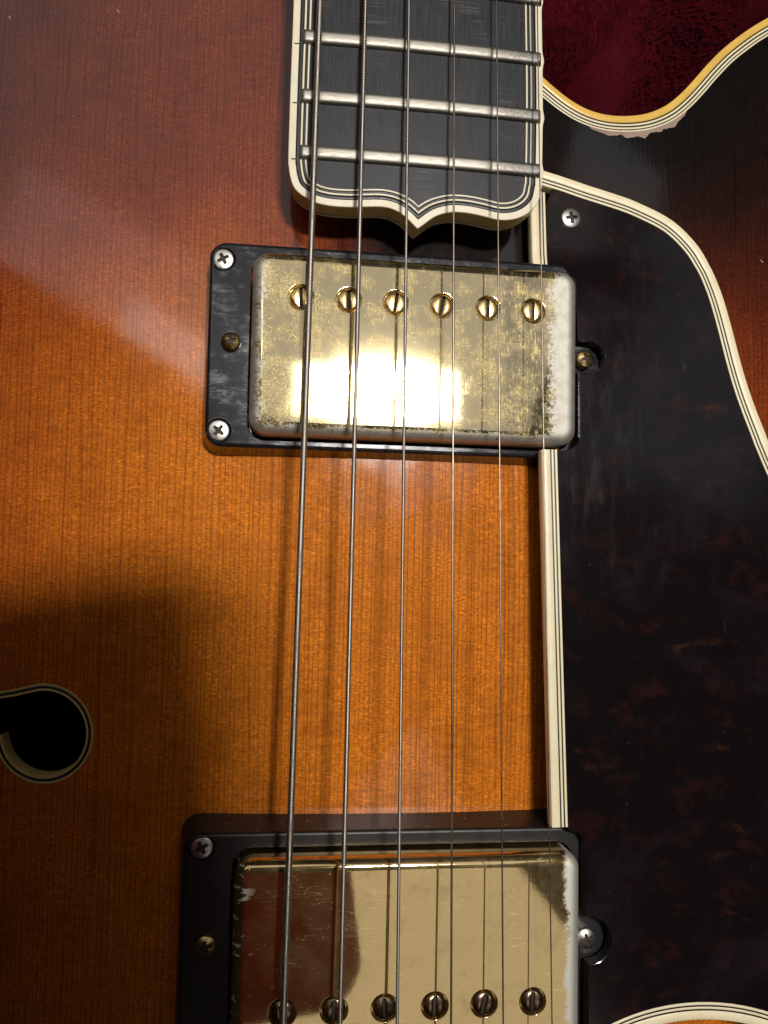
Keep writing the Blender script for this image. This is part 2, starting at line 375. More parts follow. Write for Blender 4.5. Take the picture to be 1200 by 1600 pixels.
def mat_cover_neck():
    t = NT('scratched_gold_plate')
    e = t.noise(0.22, 5, 0.7); e2 = t.noise(1.4, 4, 0.75)
    wob = t.math('ADD', t.math('MULTIPLY', t.math('SUBTRACT', e, 0.5), 7.0), t.math('MULTIPLY', t.math('SUBTRACT', e2, 0.5), 9.0))
    xr = t.math('ADD', t.math('ADD', t.x, wob), t.math('MULTIPLY', t.ss(t.y, 4.0, 10.0), -2.5))
    right = t.ss(xr, 27.2, 29.8)
    left = t.ss(t.math('SUBTRACT', wob, t.x), 31.4, 34.2)
    low = t.ss(t.math('SUBTRACT', t.math('MULTIPLY', wob, 0.5), t.y), 26.3, 27.5)
    nick = t.math('MAXIMUM', right, t.math('MAXIMUM', left, low))
    # worm-like rubbing marks and straight scratches, thicker to the left and low down
    worm = t.ridge(t.noise(1.9, 2, 0.5, dist=0.5), 0.05)
    s1 = t.ridge(t.noise(1.3, 2, co=t.map((2.4, 0.10, 1), (0, 0, 0.25))), 0.018)
    s2 = t.ridge(t.noise(1.3, 2, co=t.map((0.09, 2.4, 1), (0, 0, -0.25), (5, 9, 0))), 0.016)
    s3 = t.ridge(t.noise(1.3, 2, co=t.map((2.2, 0.10, 1), (0, 0, -0.8), (15, 2, 0))), 0.018)
    dens = t.math('ADD', t.noise(0.12, 3), t.math('ADD', t.math('MULTIPLY', t.ss(t.math('MULTIPLY', t.x, -1.0), 12.0, 34.0), 0.22), t.math('MULTIPLY', t.ss(t.math('MULTIPLY', t.y, -1.0), 0.0, 20.0), 0.16)))
    scr = t.math('MULTIPLY', t.math('MULTIPLY', worm, t.ss(t.noise(2.6, 2), 0.36, 0.5)), t.ss(dens, 0.56, 0.70))
    scr = t.math('MAXIMUM', scr, t.math('MULTIPLY', t.math('MAXIMUM', s1, t.math('MAXIMUM', s2, s3)), t.ss(t.noise(0.2, 3), 0.46, 0.58)))
    scr = t.math('MAXIMUM', scr, t.ss(t.noise(2.6, 1), 0.72, 0.76))
    rub = t.math('MULTIPLY', t.ss(t.x, 15.0, 20.0), t.math('SUBTRACT', 1.0, t.ss(t.x, 26.0, 29.0)))
    strk = t.ss(t.noise(1.0, 4, 0.7, co=t.map((2.4, 0.45, 1), (0, 0, 0.15))), 0.52, 0.60)
    scr = t.math('MAXIMUM', scr, t.math('MULTIPLY', rub, t.math('MULTIPLY', strk, t.ss(t.noise(0.5, 3), 0.42, 0.56))))
    tarn = t.math('MULTIPLY', t.math('MAXIMUM', t.math('MULTIPLY', rub, 0.50), 0.06), t.ss(t.noise(0.35, 4, 0.7), 0.38, 0.6))
    pit = t.ss(t.noise(0.62, 2, co=t.map(loc=(3, 8, 0))), 0.735, 0.76)
    ncol = t.mix(pit, t.mix(t.ss(t.noise(0.5, 4), 0.4, 0.7), (0.58, 0.555, 0.50), (0.50, 0.475, 0.41)), (0.16, 0.12, 0.07))
    b = t.bump(t.math('ADD', t.math('MULTIPLY', scr, 0.8), t.math('MULTIPLY', nick, -0.6)), 0.12, 0.008)
    gold_shader(t, (0.70, 0.59, 0.36), (0.98, 0.78, 0.32), scr, nick, ncol, tarn, (0.20, 0.185, 0.16), t.mix(nick, t.mix(scr, (0.72,)*3, (0.62,)*3), (0.66,)*3), t.math('MULTIPLY', t.math('SUBTRACT', 1.0, nick), t.lin(scr, 0, 1, 0.94, 0.50)), b, t.bump(t.math('ADD', t.math('MULTIPLY', t.noise(0.55, 5, 0.72), 1.0), t.math('MULTIPLY', t.math('ADD', scr, rub), 0.10)), 0.5, 0.004))
    return t.m
def mat_cover_bridge():
    t = NT('hazy_gold_plate')
    e2 = t.noise(1.6, 5, 0.75); e = t.noise(0.2, 3)
    wob = t.math('ADD', t.math('MULTIPLY', t.math('SUBTRACT', e, 0.5), 4.0), t.math('MULTIPLY', t.math('SUBTRACT', e2, 0.5), 3.0))
    nick = t.ss(t.math('ADD', t.x, wob), 31.0, 32.2)
    chips = t.math('MULTIPLY', t.ss(t.math('MULTIPLY', t.x, -1.0), 29.5, 33.0), t.ss(t.noise(0.42, 3, co=t.map((0.6, 2.2, 1), (0, 0, -0.4))), 0.60, 0.64))
    nick = t.math('MAXIMUM', nick, chips)
    s1 = t.ridge(t.noise(0.6, 2, co=t.map((0.25, 2.0, 1), (0, 0, 0.35))), 0.012)
    scr = t.math('MULTIPLY', s1, t.ss(t.noise(0.16, 3), 0.50, 0.62))
    scr = t.math('MAXIMUM', scr, t.ss(t.noise(2.2, 1), 0.76, 0.80))
    tarn = t.math('MULTIPLY', t.ss(t.noise(0.2, 5, 0.7), 0.5, 0.75), 0.35)
    spk = t.ss(t.noise(1.6, 2), 0.72, 0.76)
    ncol = t.mix(spk, (0.80, 0.78, 0.70), (0.2, 0.16, 0.1))
    b = t.bump(scr, 0.2, 0.012)
    gold_shader(t, (0.80, 0.60, 0.30), (1.0, 0.84, 0.42), scr, nick, ncol, tarn, (0.36, 0.25, 0.10), t.mix(nick, (0.60,)*3, (0.66,)*3), t.math('MULTIPLY', t.math('SUBTRACT', 1.0, nick), t.math('MULTIPLY', t.lin(scr, 0, 1, 0.96, 0.6), t.lin(t.noise(0.12, 5, 0.7), 0.35, 0.75, 1.0, 0.86))), b, t.bump(t.noise(0.15, 4, 0.6), 0.4, 0.016))
    return t.m
def mat_velvet():
    t = NT('burgundy_plush')
    n = t.noise(0.045, 4, 0.6, dist=0.8); n2 = t.noise(1.4, 4, 0.7)
    c = t.mix(t.ss(n, 0.3, 0.7), (0.040, 0.0014, 0.004), (0.095, 0.003, 0.009))
    c = t.mix(t.math('MULTIPLY', t.ss(n2, 0.45, 0.75), 0.5), c, (0.12, 0.005, 0.013))
    t.set(Base_Color=c, Roughness=0.9, Sheen_Weight=0.25, Sheen_Tint=(0.6, 0.05, 0.1), Sheen_Roughness=0.4, Normal=t.bump(t.math('ADD', n2, t.math('MULTIPLY', n, 3)), 0.7, 0.6), Specular_IOR_Level=0.1)
    return t.m

M = dict(
    wood=mat_wood(), cream=mat_plastic('aged_cream_plastic', (0.88, 0.78, 0.53), 0.38, 0.16),
    bind=mat_plastic('fretboard_cream_plastic', (0.82, 0.745, 0.57), 0.36, 0.2),
    yellow=mat_plastic('yellowed_plastic', (0.82, 0.52, 0.12), 0.30, 0.25),
    blackply=mat_plastic('black_ply', (0.010, 0.009, 0.010), 0.4), ring=mat_black('scuffed_black_plastic', (0.010, 0.010, 0.013), rough=0.13, amt=0.45),
    ring2=mat_black('dusty_black_plastic', (0.009, 0.008, 0.0075), rough=0.42, amt=0.18),
    tortoise=mat_tortoise(), ebony=mat_ebony(), fret=mat_fret(),
    nickel=mat_metal('dull_nickel', (0.74, 0.72, 0.68), 0.34, dirt=(0.18, 0.15, 0.11)),
    brass=mat_metal('tarnished_gold', (0.80, 0.58, 0.24), 0.26, dirt=(0.16, 0.09, 0.03)),
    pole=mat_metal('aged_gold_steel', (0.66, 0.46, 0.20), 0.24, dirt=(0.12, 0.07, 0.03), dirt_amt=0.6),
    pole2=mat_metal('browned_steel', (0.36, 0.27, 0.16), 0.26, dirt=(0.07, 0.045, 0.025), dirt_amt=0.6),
    wound=mat_metal('wound_nickel', (0.40, 0.36, 0.32), 0.48, dirt=(0.24, 0.19, 0.14), scale=0.4),
    plain=mat_metal('plain_steel', (0.38, 0.305, 0.24), 0.34, dirt=(0.26, 0.17, 0.11), scale=0.4),
    cover=mat_cover_neck(), cover2=mat_cover_bridge(), plush=mat_velvet(),
    side=mat_plastic('dark_lacquered_side', (0.03, 0.010, 0.006), 0.3), bare=mat_plastic('bare_maple', (0.36, 0.26, 0.215), 0.8, 0.5, bump=1.0),
    inner=mat_plastic('bare_inside', (0.10, 0.06, 0.03), 0.8), dust=mat_plastic('pale_dust', (0.55, 0.50, 0.42), 0.8),
    foxed=mat_plastic('foxed_cream_plastic', (0.62, 0.44, 0.17), 0.5, 0.3),
    grime=mat_plastic('brown_grime', (0.045, 0.025, 0.012), 0.7),
    phone=mat_plastic('phone_shell', (0.012, 0.012, 0.013), 0.35), standin=mat_plastic('brown_standin', (0.50, 0.11, 0.05), 0.6, 0.3, bump=0.5),  # reddish brown is for the slabs added beside the phone
)

# ------------------------------------------------------------------ the guitar
guitar = tag(empty('archtop_guitar'), 'sunburst archtop electric guitar lying in its case, with two gold pickups and tortoise pickguard', 'guitar')

# --- body top: outline with the cutaway, f-hole cut through
cut_px = [(800,75),(846,118),(867,137),(893,157),(920,171.5),(950,179.5),(983,181),(1013,176.5),(1040,165),(1063,147),(1084,125),(1105,101),(1130,76),(1158,54),(1182,38),(1215,20),(1260,2),(1330,-12)]
cut = spline([atH(*p) for p in cut_px], 1.2)
cut = cut[cut[:, 0] > 24.0]
e0, e1 = cut[0], cut[-1]
rest = [(e1[0]+16, e1[1]-6), (e1[0]+26, e1[1]-30), (e1[0]+22, e1[1]-75), (e1[0]+2, e1[1]-125), (118, -120), (120, -190), (150, -260)]
rest = list(spline([tuple(e1)] + rest, 4.0)[1:])
outline = list(map(tuple, cut)) + [tuple(p) for p in rest] + [(-190, -260), (-190, -120), (-165, 0), (-150, 60), (-120, 110), (-70, 130), (24.0, 130)]
outline = ccw(outline)
# f-hole (its eye, and the stem that runs off to the lower bout); hc: eye centre
hc = (68.5, 1146.5)
fpx = [(hc[0] + 66*math.cos(a), hc[1] + 67*math.sin(a)) for a in [R(178 - 6*k) for k in range(0, 47)]]
fpx = [p for p in fpx if True]
stem_up = [(20, 1089), (-8, 1094), (-35, 1108), (-62, 1134), (-84, 1172), (-104, 1230), (-128, 1310), (-160, 1390)]
stem_dn = [(-128, 1400), (-96, 1330), (-74, 1262), (-54, 1208), (-32, 1172), (-12, 1156)]
fh = [atH(*p) for p in fpx if not (p[0] < 24 and p[1] < 1110)] + [tuple(q) for q in spline([atH(*p) for p in stem_up], 2.0)] + [tuple(q) for q in spline([atH(*p) for p in stem_dn], 2.0)]
fh = ccw(fh)
fh_out = [tuple(p) for p in offset(fh, -1.55, True)]
gx, gy = np.meshgrid(np.arange(-186, 150, 2.6), np.arange(-256, 128, 2.6)); gp = np.stack([gx.ravel(), gy.ravel()], 1) + rng.uniform(-.2, .2, (gx.size, 2))
gp = gp[inside(gp, offset(outline, 1.2, True)) & ~inside(gp, offset(fh_out, -1.0, True))]
BW = 1.55                                           # width of the wood's own edge lies inside the binding
cutb = offset(cut, 0.0, False)
# bindings run on the outside edge of the wood, so the wood starts where the plies end
ply_cut = [('yellowed_ply', 'yellow', 0.0, 1.75), ('black_ply', 'blackply', 1.75, 2.05), ('cream_ply', 'cream', 2.05, 2.55), ('black_ply', 'blackply', 2.55, 2.90), ('cream_ply', 'cream', 2.90, 3.40), ('black_ply', 'blackply', 3.40, 3.62), ('cream_ply', 'cream', 3.62, 4.05)]
sgn = 1.0 if inside([offset(cut, 1.0, False)[len(cut)//2]], outline)[0] else -1.0
wood_edge = offset(cut, sgn * 4.05, False)
wood_out = ccw(list(map(tuple, wood_edge)) + [tuple(p) for p in rest] + [(-190, -260), (-190, -120), (-165, 0), (-150, 60), (-120, 110), (-70, 130), (24.0, 130)])
gp = gp[inside(gp, offset(wood_out, 1.0, True))]
body = empty('body', parent=guitar)
mb = MB(); V, F = cdt(wood_out, [fh_out], gp)
mb.add([(x, y, H(x, y)) for x, y in V], F)
mb.loft([[(x, y, H(x, y)) for x, y in wood_out], [(x, y, H(x, y) - 5) for x, y in wood_out]])
mb.loft([[(x, y, H(x, y) - 5.0) for x, y in fh_out], [(x, y, H(x, y)) for x, y in fh_out]])
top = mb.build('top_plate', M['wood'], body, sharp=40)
# sunburst: how far the sprayed edge colour reaches in, a property of the finish; b_neck darkens the wood at the fretboard end
me = top.data; co = np.empty(len(me.vertices) * 3, np.float32); me.vertices.foreach_get('co', co); co = co.reshape(-1, 3) / U
dc = np.sqrt(((co[:, None, :2] - np.asarray(cut)[None, ::2, :]) ** 2).sum(2)).min(1)
x, y = co[:, 0], co[:, 1]
b_cut = np.clip(1.05 - (dc - 8) / 46.0, 0, 1.05)
b_up = 0.60 / (1 + np.exp(-(y - 7 + 0.10 * (x + 60)) / 12.0))
b_left = np.clip((-x - 45) / 110, 0, 1) * 0.8
b_right = np.clip((x - 42) / 46, 0, 1) * 0.42 * np.clip((y + 110) / 50, 0, 1)
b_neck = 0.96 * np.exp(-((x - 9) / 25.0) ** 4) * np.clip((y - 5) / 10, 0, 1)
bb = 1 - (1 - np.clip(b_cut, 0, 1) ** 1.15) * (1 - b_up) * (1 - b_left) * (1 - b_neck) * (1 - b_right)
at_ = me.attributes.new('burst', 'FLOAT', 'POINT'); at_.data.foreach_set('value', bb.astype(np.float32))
for nm, mk, a, b in ply_cut:
    ribbon(nm, M[mk], body, cut, sgn*a if sgn > 0 else -b, sgn*b if sgn > 0 else -a, H, 4.2, lift=0.02)
# sides and back close the box, so the f-hole looks into the dark
mb = MB(); so = offset(outline, 0.6, True)
mb.loft([[(x, y, H(x, y) - 4.4) for x, y in so], [(x, y, -78 + 0*x) for x, y in so]])
V, F = cdt(so); mb.add([(x, y, -78) for x, y in V], F)
mb.build('side_and_back', M['side'], body)
for nm, mk, a, b in (('cream_ply', 'foxed', 0.0, 0.5), ('black_ply', 'blackply', 0.5, 1.05), ('cream_ply', 'foxed', 1.05, 1.55)):
    ribbon(nm, M[mk], body, fh, -b, -a, H, 5.0, closed=True, lift=0.02)
# bare wood where the lacquer has flaked along the cutaway binding
seg = [p for p in wood_edge if at(905, 185, -8)[0] < p[0] < at(1072, 190, -8)[0] and p[1] < 62]
seg = spline(seg, 0.7); n = len(seg); tt = np.linspace(0, 1, n)
wd = (np.sin(np.pi * tt) ** 0.6) * (1.30 + 0.30*np.sin(tt*17) + 0.25*np.sin(tt*41) + rng.uniform(-.3, .3, n)) + 0.1
a_, b_ = offset(seg, np.full(n, -0.05 * sgn), False), offset(seg, sgn * wd, False)
mb = MB(); mb.loft([[(x, y, H(x, y) + 0.05) for x, y in a_], [(x, y, H(x, y) + 0.07) for x, y in (a_ + b_) / 2], [(x, y, H(x, y) + 0.03) for x, y in b_], [(x, y, H(x, y) - 0.2) for x, y in b_]], False)
tag(mb.build('bare_wood_chip', M['bare'], body), 'pinkish bare wood where the lacquer has flaked')

# --- neck block and fretboard
ZF = 11.0
mb = MB(); mb.plate(rrect(-21, 26, 21, 140, 3), 6.4, -9, r=0.5); mb.build('neck', M['side'], guitar)
fb = empty('fretboard', parent=guitar)
o5 = lambda L: [at(430 + x/5.217, 220 + y/5.217, ZF) for x, y in L]
o6 = lambda L: [at(640 + x/4.615, 220 + y/4.615, ZF) for x, y in L]
endL = o5([(106, 110), (110, 200), (121, 280), (150, 368), (210, 432), (290, 480), (340, 503), (450, 528), (600, 540), (720, 539), (850, 538), (940, 553), (1020, 590), (1080, 640), (1125, 686), (1160, 719)])
endR = o6([(100, 606), (180, 550), (250, 525), (320, 515), (420, 522), (520, 541), (620, 565), (700, 570), (780, 556), (850, 523), (900, 480), (935, 425), (952, 350), (960, 270)])
side_l = [(-27.9, 100), (-28.0, 63), (-28.15, 46)]; side_r = [(26.35, 48), (25.9, 69), (25.6, 100)]
def nibs(p):
    """the binding's right edge is scalloped where the fret nibs swell"""
    return [(x + 0.38 * sum(math.exp(-((y - f) / 1.3) ** 2) for f in FR), y) for x, y in p]
FR = [30.5, 42.6, 55.45, 69.1, 83.5]
pl = list(spline(side_l + endL, 0.8)); pr = list(spline([endL[-1]] + endR + side_r, 0.8))
right_edge = [p for p in pr]
fpath = np.array(pl + pr[1:])
fpath_out = np.array([(x + (0.38 * sum(math.exp(-((y - f) / 1.2) ** 2) for f in FR) if x > 20 and y > 24 else 0), y) for x, y in fpath])
fz = lambda x, y: ZF + 0.55 * (1 - (x / 27.0) ** 2) - 0.4
plies = [('black_ply', 'blackply', 1.50, 2.45), ('cream_ply', 'bind', 2.45, 2.88), ('black_ply', 'blackply', 2.88, 3.45), ('cream_ply', 'bind', 3.45, 3.85)]
_it = int(np.argmin(fpath[:, 1])); _xt = fpath[_it, 0]
def offset(path, d, closed, _o=offset):
    O = _o(path, d, closed)
    if path is fpath and np.ndim(d) == 0 and d > 0.3:      # keep both halves on their own side of the point
        i = next(k for k in range(_it - 30, _it + 1) if O[k, 0] >= _xt - 1e-6 or k == _it); j = next(k for k in range(_it + 30, _it - 1, -1) if O[k, 0] <= _xt + 1e-6 or k == _it)
        f = (_xt - O[i-1, 0]) / (O[i, 0] - O[i-1, 0]); yl = O[i-1, 1] + f * (O[i, 1] - O[i-1, 1])
        f = (_xt - O[j, 0]) / (O[j+1, 0] - O[j, 0]); yr = O[j, 1] + f * (O[j+1, 1] - O[j, 1])
        yc = (yl + yr) / 2
        for k in range(i, j + 1): O[k] = (_xt + (k - _it) * 1e-4, yc)
    return O
# outer cream binding with its swollen nibs
mb = MB(); A = fpath_out; B = offset(fpath, 1.5, False); A2 = A + (B - A) * 0.12; A3 = A + (B - A) * 0.03
mb.loft([[(x, y, 6.5) for x, y in A], [(x, y, fz(x, y) - 0.4) for x, y in A]], False, 1)
mb.loft([[(x, y, fz(x, y) - 0.4) for x, y in A], [(x, y, fz(x, y) - 0.35) for x, y in A], [(x, y, fz(x, y) - 0.1) for x, y in A3], [(x, y, fz(x, y)) for x, y in A2], [(x, y, fz(x, y)) for x, y in B], [(x, y, 6.6) for x, y in B]], False)
mb.build('outer_binding', [M['bind'], M['foxed']], fb, sharp=25)
for nm, mk, a, b in plies: ribbon(nm, M[mk], fb, fpath, a, b, fz, 3.0)
inn = ccw([tuple(p) for p in offset(fpath, 3.85, False)])
ex = [(x, y) for x in np.arange(-22, 23, 4.0) for y in np.arange(22, 100, 6.0)]
ex = [p for p, k in zip(ex, inside(ex, offset(inn, 1.0, True))) if k]
mb = MB(); mb.plate(inn, fz, 6.7, extra=ex); mb.build('board', M['ebony'], fb)
under = ccw([tuple(p) for p in offset(fpath, 0.7, False)])
mb = MB(); mb.plate(under, 6.3, 5.2); mb.build('black_underlay', M['blackply'], fb)
under2 = ccw([tuple(p) for p in offset(fpath, 0.25, False)])
mb = MB(); mb.plate(under2, 5.15, 4.6); mb.build('cream_underlay', M['bind'], fb)
# frets
prof = [(-1.5, 0.0), (-1.46, 0.42), (-1.25, 0.74), (-0.9, 0.91), (-0.45, 0.985), (0.5, 1.0), (1.1, 0.95), (1.36, 0.62), (1.45, 0.0)]
def fret_mesh(yf):
    mb = MB(); xs = np.linspace(-25.9, 25.7, 120); loops = []
    for x in xs:
        end = min(1.0, (x + 25.9) / 0.35 + 0.55, (25.7 - x) / 0.6 + 0.35)
        wear = sum(0.16 * math.exp(-((x - (q - 0.0)) / 0.7) ** 2) for q in (-22.9, -13.4, -4.0, 5.8, 15.0))
        loops.append([(x, yf + p + rng.normal(0, 0.012), fz(x, yf) + max(0, q * end - (wear if q > 0.7 else 0))) for p, q in prof])
    mb.loft(loops, False)
    for k in (0, -1): mb.add(loops[k], [tuple(range(len(prof)))])
    return mb.build('fret', M['fret'], fb, sharp=50)
for f in FR: fret_mesh(f)
# dark slot ends cut into the cream binding beside each fret
for f in FR[:3]:
    mb = MB()
    for dy in (-1.5, ):
        q = rrect(-27.6, f + dy - 0.14, -25.8, f + dy + 0.14, 0.1, 2); mb.plate(q, lambda x, y: fz(x, y) + 0.03, 9.0)
    mb.build('fret_slot', M['blackply'], fb)

# --- pickguard
def GZ(x, y):
    if y < -29: return 8.5 + (-29 - y) * 0.030
    return 8.5 - 4.6 * min(1.0, (y + 29) / 44.0) ** 1.5 - 0.03 * max(0, y - 15)
def atG(px, py):
    z = 7.0
    for _ in range(12): x, y = at(px, py, z); z = GZ(x, y)
    return (x, y)
oq = lambda L: [atG(840 + x/2.963, 240 + y/2.963) for x, y in L]
gtop = spline([atG(800, 250)] + oq([(28, 79), (120, 108), (230, 146), (330, 178), (430, 212), (520, 252), (585, 285), (640, 322), (700, 378), (755, 445), (800, 525), (830, 590), (858, 665), (885, 755), (915, 868), (943, 975), (975, 1082), (1012, 1186), (1055, 1296), (1067, 1328)]) + [atG(*p) for p in ((1225, 745), (1270, 830), (1310, 950), (1330, 1100), (1325, 1300), (1300, 1480), (1290, 1640))], 1.5)
gdir = -1.0                                        # the plate lies to the right of this path (it runs clockwise)
arc = [atG(1102 + 307 * math.cos(R(a)), 1900 + 307 * math.sin(R(a))) for a in np.arange(-35, -131, -3.0)]
X0, X1 = at(836, 416, 5.0), at(861.5, 1290, 11.0)
edge_x = lambda y: 29.35 + (y + 108) * (26.3 - 29.35) / (120.0)
gl = [(edge_x(y), y) for y in np.arange(-200, 36, 2.0)]
gplies = [('cream_ply', 'cream', 0.0, 1.78), ('black_ply', 'blackply', 1.78, 2.05), ('cream_ply', 'cream', 2.05, 2.55), ('black_ply', 'blackply', 2.55, 2.82), ('cream_ply', 'cream', 2.82, 3.35)]
guard = empty('pickguard', parent=guitar)
for nm, mk, a, b in gplies:
    ribbon(nm, M[mk], guard, gtop, -b, -a, GZ, 2.9, lift=0.03)
    ribbon(nm, M[mk], guard, arc, -b, -a, GZ, 2.9, lift=0.03)
    for ya, yb in ((11.4, 30.2 - (a * 0.35)), (-107.9, -29.5)):
        pth = np.array([(edge_x(y), y) for y in np.linspace(yb, ya, 30)])
        ribbon(nm, M[mk], guard, pth, a, b, GZ, 2.9, lift=0.015 if yb > 0 else 0.03)
gi = [tuple(p) for p in offset(gtop, -3.35, False)]; ai = [tuple(p) for p in offset(arc, -3.35, False)]
gi = [p for p in gi if p[0] > 29.6]
def fillet(c, r, a0, a1, n=8): return [(c[0] + r*math.cos(R(a0 + (a1-a0)*k/n)), c[1] + r*math.sin(R(a0 + (a1-a0)*k/n))) for k in range(n + 1)]
ex_ = lambda y: edge_x(y) + 3.35
NX = 35.9
# clockwise: top edge, right side, scallop, then back up the left side round both pickups
SCR2 = (37.3, -130.4); SCR1 = (38.3, -8.7)
lower = [p for p in ai if p[0] > 37.0]
plate_poly = gi + lower + [(36.8, -165), (36.8, -136.5)] + fillet(SCR2, 4.6, -95, 90, 12) + [(36.3, -125.6)] + fillet((33.8, -111.4), 2.6, 0, 90, 6) + [(ex_(-108.2), -108.8 + 0.6), (ex_(-100), -100), (ex_(-70), -70), (ex_(-45), -45), (ex_(-30), -29.6), (32.8, -29.4)] \
    + fillet((NX - 3.4, -25.9), 3.4, -75, 0, 6) + [(NX, -12.0)] + fillet(SCR1, 3.7, -80, 88, 12) + [(NX, -4.9)] + fillet((NX - 3.6, 7.9), 3.6, 0, 88, 6) + [(ex_(11.4), 11.5), (ex_(20), 20), (ex_(26), 26)]
# keep the loop simple
plate_poly = ccw(plate_poly)
gx, gy = np.meshgrid(np.arange(24, 110, 5.0), np.arange(-170, 40, 5.0)); gpp = np.stack([gx.ravel(), gy.ravel()], 1)
gpp = gpp[inside(gpp, offset(plate_poly, 1.5, True))]
mb = MB(); mb.plate(plate_poly, GZ, lambda x, y: GZ(x, y) - 2.9, r=0.18, steps=2, extra=gpp); mb.build('tortoise_plate', M['tortoise'], guard, sharp=15)

# --- screws
def cross(r, w, rot=0.0, c=(0, 0)):
    p = [(r, -w), (r, w), (w*1.25, w*1.25), (w, r), (-w, r), (-w*1.25, w*1.25), (-r, w), (-r, -w), (-w*1.25, -w*1.25), (-w, -r), (w, -r), (w*1.25, -w*1.25)]
    cs, sn = math.cos(rot), math.sin(rot)
    return [(c[0] + x*cs - y*sn, c[1] + x*sn + y*cs) for x, y in p]
def screw(name, mat, parent, loc, r, kind='cross', dome=0.35, rot=0.2, depth=5.0):
    mb = MB()
    h = cross(r * 0.56, r * 0.15, rot) if kind == 'cross' else [(x*math.cos(rot) - y*math.sin(rot), x*math.sin(rot) + y*math.cos(rot)) for x, y in rrect(-r*0.15, -r*0.93, r*0.15, r*0.93, r*0.08, 2)]
    zt = lambda x, y: dome * (1 - (x*x + y*y) / (r*r))
    ex = circle(0, 0, r*0.8, 20) + circle(0, 0, r*0.62, 16, 0.1)
    ex = [p for p, k in zip(ex, inside(ex, offset(ccw(h), -0.12, True))) if not k]
    mb.plate(circle(0, 0, r, 30), zt, -depth, [h], hole_depth=r*0.27, r=r*0.10, steps=3, extra=ex, mi_floor=1)
    return mb.build(name, [mat, M['grime']], parent, loc, sharp=45)
screw('screw', M['nickel'], guard, (*at(893, 340, GZ(34.5, 23) + 0.5), GZ(34.5, 23) + 0.25), 2.35, dome=0.5, rot=0.15)

# --- pickups
PITCH = 9.9
def pickup(label, loc, ztop, zring, zbase, ring_poly, base_poly, ring_mat, cover_mat, pole_mat, pole_z, pole_dome, corner, height, ring_screws, pole_rot, wall_z, flip=False):
    p = tag(empty('pickup', loc, guitar), label)
    L = lambda P: [(x - loc[0], y - loc[1]) for x, y in P]
    y0, y1 = (-9.55, 28.6) if flip else (-28.6, 9.55)
    cov = rrect(-34.75, y0, 34.75, y1, 3.6, 9)
    hole = ccw(rrect(-35.3, y0 - 0.6, 35.1, y1 + 0.6, 3.9, 9))
    # mounting ring: flared towards the body, screw seats sunk into it
    rp, bp = L(ring_poly), L(base_poly)
    seats = [circle(x - loc[0], y - loc[1], r, 24) for x, y, r in ring_screws]
    mb = MB(); rp = ccw(rp); bp = ccw(bp)
    rin = offset(rp, 0.85, True); mb.loft([[(x, y, zring) for x, y in q] for q in (rin, offset(rp, 0.7, True))]); V, F = cdt(rin, [hole] + [ccw(s) for s in seats])
    mb.add([(x, y, zring) for x, y in V], F)
    lp = []
    for k in range(4):
        a = math.pi/2*k/3; o = offset(rp, 0.7*(1 - math.sin(a)), True); lp.append([(x, y, zring - 0.7*(1 - math.cos(a))) for x, y in o])
    lp.append([(x, y, zring - 0.9) for x, y in offset(rp, -0.02, True)]); lp.append([(x, y, H(x + loc[0], y + loc[1]) - 1.2) for x, y in bp])
    mb.loft(lp)
    mb.loft([[(x, y, zring) for x, y in hole], [(x, y, zring - 6) for x, y in hole]])
    for s in seats:
        s = ccw(s); mb.loft([[(x, y, zring) for x, y in s], [(x, y, zring - 1.0) for x, y in offset(s, 0.5, True)]])
        V, F = cdt(offset(s, 0.5, True)); mb.add([(x, y, zring - 1.0) for x, y in V], F)
    if not flip: mb.plate(rrect(35.55, -16, 44, -1.5, 2), 3.6, -3, r=0.3)
    mb.build('mounting_ring', ring_mat, p, sharp=40)
    # cover with six holes
    px = [(i - 2.5) * PITCH for i in range(6)]
    ph = [circle(x, 0, 2.62, 28) for x in px]
    mb = MB(); mb.plate(cov, ztop, wall_z, ph, hole_depth=1.2, r=2.4, steps=7, floor=True, hole_r=0.12)
    mb.build('cover', cover_mat, p, sharp=50)
    for i, x in enumerate(px):
        screw('pole_screw', pole_mat, p, (x, 0, ztop + pole_z), 2.36, 'slot', pole_dome, rot=pole_rot[i], depth=1.0)
    for (x, y, r), rt in zip(ring_screws, (0.5, 0.9, 0.2, 0.4)):
        screw('mounting_screw', M['nickel'], p, (x - loc[0], y - loc[1], zring - 0.35), r - 0.45, dome=0.35, rot=rt, depth=0.6)
    for x, y, z, r, d, m in height:
        screw('height_screw', M[m], p, (x - loc[0], y - loc[1], z), r, dome=d, rot=0.3, depth=z + 3 if x > 30 else 1.5)
    return p
ringN = rrect(-43.9, -30.9, 35.5, 12.75, 3.6, 8); baseN = rrect(-44.9, -32.3, 35.6, 13.3, 3.9, 8)
pickup('scratched gold pickup by the fretboard, one end worn to bare nickel', (0, 0, 0), 10.1, 4.5, 0, ringN, baseN, M['ring'], M['cover'], M['pole'], -0.35, 0.42, None,
       [(-39.0, -8.8, 5.3, 2.05, 0.8, 'brass'), (38.0, -8.6, 5.6, 2.0, 0.6, 'brass')], [(-41.2, 9.1, 2.75), (-41.0, -27.5, 2.75)], (0.02, 0.06, -0.14, -0.25, 0.0, 0.0), 1.0)
ringB = rrect(-45.0, -152.6, 44.0, -108.75, 3.6, 8); baseB = rrect(-46.6, -154.2, 45.0, -107.2, 4.2, 8)
